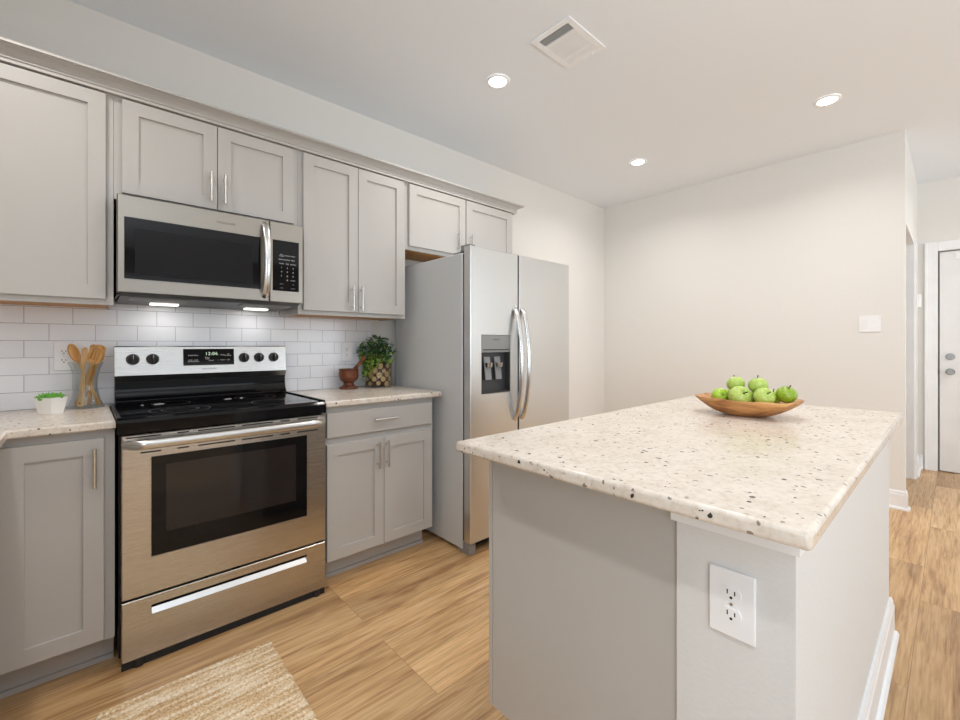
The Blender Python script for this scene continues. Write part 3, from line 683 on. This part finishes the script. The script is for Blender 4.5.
# ------------------------------------------------------------------ rug
rg = MB(); rx0, rx1, ry0, ry1 = .030, .552, .62, 1.852
nx, ny = 130, 300; vs = []
ROW = .0115
for j in range(ny+1):
    for i in range(nx+1):
        x = rx0+(rx1-rx0)*i/nx; y = ry0+(ry1-ry0)*j/ny
        r = math.floor(y/ROW); ph = (y/ROW) % 1
        zz = .005+.0055*math.sin(PI*ph)*(0.65+.35*math.sin(x*330+(r % 2)*PI+noise.noise((x*30, r*3.1, 0))*2))
        zz += .0015*noise.noise((x*90, y*90, 3))
        xx = x
        if i in (0, nx): zz = .001; xx = x+.0035*math.sin(y*2*PI/ROW)*(1 if i else -1)+.003*noise.noise((y*40, i, 0))
        if i in (1, nx-1): xx = x+.003*math.sin(y*2*PI/ROW)*(1 if i > 1 else -1)
        yy = y
        if j in (0, ny): zz = .001; yy = y+.002*noise.noise((x*60, j, 0))
        a = math.radians(-.6)
        vs.append((rx1+(xx-rx1)*math.cos(a)-(yy-ry1)*math.sin(a), ry1+(xx-rx1)*math.sin(a)+(yy-ry1)*math.cos(a), zz))
rg.add(vs, [(j*(nx+1)+i, j*(nx+1)+i+1, (j+1)*(nx+1)+i+1, (j+1)*(nx+1)+i) for j in range(ny) for i in range(nx)], True)
rugo = tag(rg.build('rug', M['rug'], at=(.29, 1.4, 0)), 'woven natural jute runner rug on the wood floor before the range', 'rug')

# ------------------------------------------------------------------ succulent
px, py, pz = -.098, 2.450, .9145
t = thing('potted_succulent', (px, py, pz), 'small green succulent in a white tapered square pot', 'plant')
pot = MB(Matrix.Translation((px, py, pz)) @ Matrix.Rotation(math.radians(47), 4, 'Z'))
hb, ht, hh = .0255, .0350, .066
sq = lambda h, z: [(-h, -h, z), (h, -h, z), (h, h, z), (-h, h, z)]
rings = [sq(hb, 0), sq(ht, hh), sq(ht-.005, hh), sq(ht-.008, hh-.014)]
pot.add(sum(rings, []), [(3, 2, 1, 0)]+[(k*4+i, k*4+(i+1) % 4, k*4+4+(i+1) % 4, k*4+4+i) for k in range(3) for i in range(4)]+[(12, 13, 14, 15)])
pot.build('pot', M['ceramic'], t)
def petal(mb, base, d, up, L, w, th=.004):
    """fat pointed leaf from base along d"""
    d = Vector(d).normalized(); side = d.cross(Vector((0, 0, 1))).normalized()
    if side.length < .1: side = Vector((1, 0, 0))
    nn = side.cross(d); pts = []; rr = []
    for i in range(7):
        u = i/6; pts.append(Vector(base)+d*L*u+nn*up*L*u*u); rr.append(max(.0006, w*math.sin(PI*min(1, .18+.82*u))**.8))
    mb.tube(pts, rr, [r*.4 for r in rr], 8, side=side)
fo = MB()
for cx, cy, sc in ((-.022, -.004, 1), (.021, -.004, 1), (0, .015, 1), (.0, -.019, 1)):
    for k in range(13):
        a = k*2.4+cx*90; el = .18+.95*k/13
        petal(fo, (px+cx, py+cy, pz+hh-.012), (math.cos(a)*math.cos(el), math.sin(a)*math.cos(el), math.sin(el)), .25, .031*sc, .010*sc)
fo.build('foliage', M['succ'], t)

# ------------------------------------------------------------------ utensils in a waisted glass jar
jx, jy, jz = .006, 2.585, .9145
def waist(z, H=.200): u = z/H; return .040+.022*abs(2*(u-.52))**2.0
H = .200; outp = [(waist(H*i/20), H*i/20) for i in range(21)]
inner = [(r-.0025, max(z, .008)) for r, z in outp[::-1] if z > .007]
jar = MB().lathe([(0, 0)]+outp+inner+[(0, .008)], (jx, jy, jz), 48)
tag(jar.build('utensil_jar', M['glass'], at=(jx, jy, jz)), 'clear waisted glass jar holding wooden utensils, left of the range', 'jar')
def utensil(label, foot, top, head, hw, mat, hole=False, name='wooden_spoon'):
    """foot and top are points relative to the jar's floor centre"""
    f = Vector((jx, jy, jz+.0085))+Vector(foot); tp = Vector((jx, jy, jz+.0085))+Vector(top)
    ax = (tp-f).normalized(); Ltot = (tp-f).length
    fw = Vector((.674, .738, 0)); s = ax.cross(fw).normalized(); nn = s.cross(ax).normalized()
    M4 = Matrix((( s.x, nn.x, ax.x, f.x), (s.y, nn.y, ax.y, f.y), (s.z, nn.z, ax.z, f.z), (0, 0, 0, 1)))
    t = thing(name, tuple(f), label, 'utensil', 'wooden utensils in the glass jar')
    hl = .085; k = MB(M4)
    wide = .012 if hole else .0075
    hp = [(-wide, .004), (-wide*.7, 0), (wide*.7, 0), (wide, .004), (.0085 if hole else .006, .06), (.006, Ltot-hl+.01), (-.006, Ltot-hl+.01), (-.0085 if hole else -.006, .06)]
    k.prism(hp, 'y', -.0035, .0035)
    hd = k.build('handle', mat, t)
    if hole: MB(M4).cyl((0, -.0040, .016), (0, .0040, .016), .0032, n=14).build('hanging_hole', M['stem'], hd)
    k = MB(M4); z0 = Ltot-hl
    if head == 'spoon':
        n, mm = 20, 6; vs = []; fs = []
        for sg in (0, 1):
            for r in range(mm+1):
                for i in range(n):
                    a = 2*PI*i/n; q = r/mm
                    vs.append((hw*q*math.sin(a), -.006+.012*(1-q*q)+(.003 if sg else 0), z0+hl/2-hl/2*q*math.cos(a)))
        o = (mm+1)*n
        for sg in (0, 1): fs += [(sg*o+r*n+i, sg*o+r*n+(i+1) % n, sg*o+(r+1)*n+(i+1) % n, sg*o+(r+1)*n+i) for r in range(mm) for i in range(n)]
        fs += [(mm*n+i, mm*n+(i+1) % n, o+mm*n+(i+1) % n, o+mm*n+i) for i in range(n)]
        k.add(vs, fs, True)
    else:
        bars = {'slotted': [(-hw, -hw*.62), (-hw*.34, -hw*.12), (hw*.12, hw*.34), (hw*.62, hw)], 'fork': [(-hw, -hw*.5), (-hw*.24, hw*.24), (hw*.5, hw)], 'turner': [(-hw, hw)]}[head]
        rim = lambda x: z0+hl-.010*(x/hw)**2
        low = lambda x: z0+.022*(abs(x)/hw)**1.4
        for a, bb in bars:
            top = [(a+(bb-a)*i/4, rim(a+(bb-a)*i/4)) for i in range(4, -1, -1)]
            k.prism([(a, max(low(a), z0+.022)), (bb, max(low(bb), z0+.022))]+top, 'y', -.0025, .0025)
        if head != 'turner': k.prism([(-.006, z0-.002), (.006, z0-.002), (hw, z0+.024), (-hw, z0+.024)], 'y', -.0025, .0025)
        else: k.prism([(-.006, z0-.002), (.006, z0-.002), (hw, z0+.0222), (-hw, z0+.0222)], 'y', -.0025, .0025)
        if head == 'slotted':
            x0 = hw; k.prism([(-hw, z0+hl-.014), (hw, z0+hl-.014)]+[(hw*(1-2*i/8), z0+hl+.004-.018*(1-2*i/8)**2) for i in range(9)], 'y', -.0025, .0025)
    k.build('utensil_head', mat, t)
R2 = lambda a, d=0: (a*.738+d*.674, -a*.674+d*.738)       # across / away as the camera sees it
def ut(label, fa, fd, ta, td, tz, *r, **kw):
    f = R2(fa, fd); q = R2(ta, td); utensil(label, (f[0], f[1], 0), (q[0], q[1], tz), *r, **kw)
ut('wooden spoon leaning left in the glass jar, farthest left', .046, .016, -.062, -.004, .272, 'spoon', .023, M['utwood2'])
ut('wooden fork standing between the spoon and the slotted turners', -.016, .034, .012, .028, .270, 'fork', .017, M['utwood2'], name='wooden_fork')
ut('slotted wooden turner leaning right in front, three slots', -.034, -.002, .066, -.012, .258, 'slotted', .030, M['utwood2'], True, name='slotted_turner')
ut('plain wooden turner half hidden behind the slotted one', -.022, .020, .052, .016, .268, 'turner', .027, M['utwood2'], name='wooden_turner')
ut('pale narrow wooden spatula upright with a hole at its foot', .010, -.038, .014, -.018, .258, 'turner', .013, M['utwood'], True, name='wooden_spatula')

# ------------------------------------------------------------------ mortar and pestle
mx, my, mz = 1.236, 2.585, .9145
mo = MB().lathe([(0, 0), (.054, 0), (.058, .004), (.056, .011), (.040, .017), (.031, .026), (.030, .036), (.038, .045), (.052, .056), (.0595, .074), (.0615, .096), (.0585, .116), (.0605, .120), (.0605, .125), (.055, .125), (.053, .112), (.048, .080), (.030, .060), (0, .056)], (mx, my, mz), 48)
tag(mo.build('mortar', M['mortar'], at=(mx, my, mz)), 'reddish turned wooden footed mortar on the right countertop', 'mortar')
e0 = Vector((mx-.012, my+.010, mz+.064)); e1 = Vector((1.318, 2.520, 1.118)); pts = []; rr = []
for i in range(17):
    u = i/16; pts.append(e0.lerp(e1, u)); rr.append(.0035+.010*min(1, (u*14))**.5*(1-.28*min(1, u*2.2))+.004*max(0, (u-.72)/.28) if u < .985 else .006)
tag(MB().tube(pts, rr, n=16).build('pestle', M['mortar'], at=e0), 'dark wooden pestle leaning out of the mortar', 'pestle')

# ------------------------------------------------------------------ plant in a glass cylinder of cut logs
qx, qy, qz = 1.438, 2.570, .9145
t = thing('potted_plant', (qx, qy, qz), 'bushy trailing green plant in a clear glass cylinder filled with small log slices', 'plant')
R, HH = .088, .165
MB().lathe([(0, 0), (R-.004, 0), (R, .004), (R, HH), (R-.003, HH), (R-.003, .010), (0, .010)], (qx, qy, qz), 48).build('vase', M['glass'], t)
lg = MB(); le = MB()
spots = []
random.seed(11)
for lvl in range(5):
    for k in range(9):
        a = k*2*PI/9+lvl*.38; r = random.uniform(.014, .021)
        spots.append((a, .027+.028*lvl+random.uniform(-.003, .003), r))
for a, z, r in spots:
    dv = Vector((math.cos(a), math.sin(a), 0)); c0 = Vector((qx, qy, qz+z))
    lg.cyl(c0+dv*.030, c0+dv*(R-.0075), r, n=14, caps=False); le.cyl(c0+dv*(R-.0078), c0+dv*(R-.0060), r*.95, n=16)
lo = lg.build('log', M['logbark'], t); le.build('log_face', M['logend'], t)
MB().lathe([(0, .148), (R-.012, .148), (R-.012, .140), (0, .140)], (qx, qy, qz), 24).build('soil', M['soil'], t)
def leaf(mb, p, d, L, w):
    d = Vector(d).normalized(); s = d.cross(Vector((random.uniform(-.4, .4), random.uniform(-.4, .4), 1))).normalized(); nn = s.cross(d)
    p = Vector(p)
    mb.add([p, p+d*L*.45+s*w+nn*L*.10, p+d*L*.5, p+d*L*.45-s*w+nn*L*.10, p+d*L-nn*L*.08], [(0, 1, 2), (0, 2, 3), (1, 4, 2), (2, 4, 3)], True)
fa, fb = MB(), MB()
right = Vector((.738, -.674, 0)); away = Vector((.674, .738, 0)); cen = Vector((qx-.012, qy, 0))
YLIM, XLIM = YN-.014, 1.590
n = 0
while n < 1150:
    u, v, wv = random.uniform(-1, 1), random.uniform(-1, 1), random.uniform(-1, 1)
    if u*u+v*v+wv*wv > 1: continue
    p = cen+right*u*.118+away*v*.092; p.z = 1.142+wv*.105
    if p.z < 1.06 and (Vector((p.x-qx, p.y-qy)).length < R+.004): continue
    if p.y > YLIM-.018 or p.x > XLIM-.02: continue
    d = Vector((u, v, wv))*.6+Vector((random.uniform(-1, 1), random.uniform(-1, 1), random.uniform(-.9, .5)))
    dd_ = (right*d.x+away*d.y+Vector((0, 0, d.z)))
    leaf(fb if (random.random() < (.55 if wv < -.1 else .12)) else fa, p, dd_, random.uniform(.016, .027), random.uniform(.006, .010)); n += 1
# trailing strands over the front-left of the glass
for k in range(26):
    a = random.uniform(-.95, .25); b0 = -away*math.cos(a)+right*math.sin(a)
    depth = random.uniform(.05, .15)*(1 if a < -.15 else .55)
    z = 1.09
    for q in range(int(depth/.0075)):
        p = Vector((qx, qy, 0))+b0*(R+.010+random.uniform(0, .010)); p.z = z-q*.0075
        if p.z < .945: break
        leaf(fb if random.random() < .6 else fa, p, b0+right*random.uniform(-1, 1)+Vector((0, 0, random.uniform(-1, .4))), random.uniform(.013, .021), random.uniform(.005, .008))
st = MB()
for k in range(14):
    a = k*2.4; st.tube([(qx+.03*math.cos(a), qy+.03*math.sin(a), qz+.149), (qx+.04*math.cos(a), qy+.04*math.sin(a), 1.13), (qx+.06*math.cos(a), qy+.055*math.sin(a), 1.19)], .0018, n=6)
st.build('stem', M['stem'], t)
fa.build('foliage', M['leaf'], t); fb.build('young_foliage', M['leaf2'], t)

# ------------------------------------------------------------------ fruit bowl
bx, by, bz = 1.925, .556, .9143
bw_ = MB(); NA, NS = 64, 12
BA, BB = .128, .184
def outer_z(q):
    for (q0, z0), (q1, z1) in zip(BPROF, BPROF[1:]):
        if q <= q1: return z0+(z1-z0)*max(0, q-q0)/(q1-q0)
    return BPROF[-1][1]
BPROF = [(0, 0), (.34, 0), (.48, .006), (.62, .017), (.76, .032), (.90, .050), (1.0, .067)]
def bowl_pt(a, s_, inner):
    ca, sa = math.cos(a), math.sin(a)
    lift = 1+.10*noise.noise((ca*1.6, sa*1.6, 1.3))+.09*noise.noise((ca*4.5, sa*4.5, 7.7))
    wob = 1+.03*noise.noise((ca*3, sa*3, s_*2))+.035*noise.noise((ca*7, sa*7, .4))*s_
    r = (.34+.66*s_) if not inner else .955*s_
    z = outer_z(r)*lift if not inner else .022+outer_z(r/.955)*lift*(.90-.21*(r/.955)**3)
    ca = math.copysign(abs(ca)**.86, ca); sa = math.copysign(abs(sa)**.86, sa)
    return (bx+BA*r*wob*ca, by+BB*r*wob*sa, bz+z)
vs = []
for k in range(NS+1): vs += [bowl_pt(2*PI*i/NA, k/NS, False) for i in range(NA)]
for k in range(NS, -1, -1): vs += [bowl_pt(2*PI*i/NA, k/NS, True) for i in range(NA)]
tot = 2*(NS+1)
fs = [(k*NA+i, k*NA+(i+1) % NA, (k+1)*NA+(i+1) % NA, (k+1)*NA+i) for k in range(tot-1) for i in range(NA)]
fs += [tuple(range(NA-1, -1, -1)), tuple(range((tot-1)*NA, tot*NA))]
bw_.add(vs, fs, True)
tag(bw_.build('fruit_bowl', M['bowl'], at=(bx, by, bz)), 'long carved natural wood bowl of green apples on the island', 'bowl')
def apple_mesh(mat):
    pr = []
    for i in range(19):
        a = PI*i/18; r = math.sin(a); z = -math.cos(a)
        r *= 1+.06*z; z = z*.90
        if r < .35: z += (.30*(1-r/.35)**1.5)*(-1 if z > 0 else .5)
        pr.append((r, z))
    o = MB().lathe(pr, n=28).build('green_apple', mat)
    s = MB().tube([(0, 0, .50), (.03, .02, .80), (.12, .05, 1.18)], [.05, .045, .06], n=8).build('stem', M['stem'], o)
    return o
protos = [apple_mesh(M[k]) for k in ('apple', 'apple2', 'apple3')]
# (y along the bowl, x across it, radius, kind, tilt towards the camera, spin, label)
apples = [
    (.636, 1.882, .031, 0, 1.25, .3, 'bright green apple at the left end of the bowl, stem end facing out'),
    (.560, 1.870, .042, 1, 1.0, .2, 'large pale green apple front and centre-left in the bowl'),
    (.480, 1.872, .036, 1, .9, -.4, 'pale green apple at the front right of centre in the bowl'),
    (.420, 1.918, .034, 2, .4, .9, 'deep green apple at the right end of the bowl'),
    (.478, 1.968, .031, 0, .3, 2.0, 'green apple behind the right-end one, partly hidden'),
    (.620, 1.958, .034, 0, .2, 1.5, 'bright green apple at the back left of the bowl'),
    (.546, 1.966, .034, 2, .2, .0, 'deep green apple low at the back in the middle of the pile'),
    (.590, 1.922, .033, 1, -.35, 2.3, 'yellowish green apple on top of the pile, stem up to the left'),
    (.512, 1.920, .034, 1, -.2, 1.0, 'pale green apple on top of the pile, right of the stemmed one'),
]
cnt = {0: 0, 1: 0, 2: 0}; placed = []
def settle(x, y, r):
    z = bz
    for i in range(-7, 8):
        for j in range(-7, 8):
            dx, dy = r*i/7.5, r*j/7.5; d2 = dx*dx+dy*dy
            if d2 > r*r: continue
            q = math.hypot((x+dx-bx)/BA, (y+dy-by)/BB)
            if q < .99: z = max(z, bz+.024+outer_z(q/.955)*1.10*(.90-.21*(q/.955)**3)+math.sqrt(r*r-d2)*.98)
    for px_, py_, pz_, pr_ in placed:
        dd2 = (x-px_)**2+(y-py_)**2; rr = (r+pr_)*.985
        if dd2 < rr*rr: z = max(z, pz_+math.sqrt(rr*rr-dd2))
    return z
for y, x, r, kd, tl, sp, lab in apples:
    z = settle(x, y, r); placed.append((x, y, z, r))
    pt = protos[kd]
    if cnt[kd] == 0: o = pt
    else:
        o = pt.copy(); C.objects.link(o)
        for ch in pt.children: c2 = ch.copy(); c2.parent = o; C.objects.link(c2)
    cnt[kd] += 1
    o.location = (x, y, z); o.scale = (r, r, r)
    o.rotation_euler = (Matrix.Rotation(math.atan2(-.738, -.674), 4, 'Z') @ Matrix.Rotation(tl, 4, 'Y') @ Matrix.Rotation(sp, 4, 'Z')).to_euler()
    tag(o, lab, 'apple', 'green apples in the wooden bowl')

for o in S.objects:
    if '_o' in o: del o['_o']
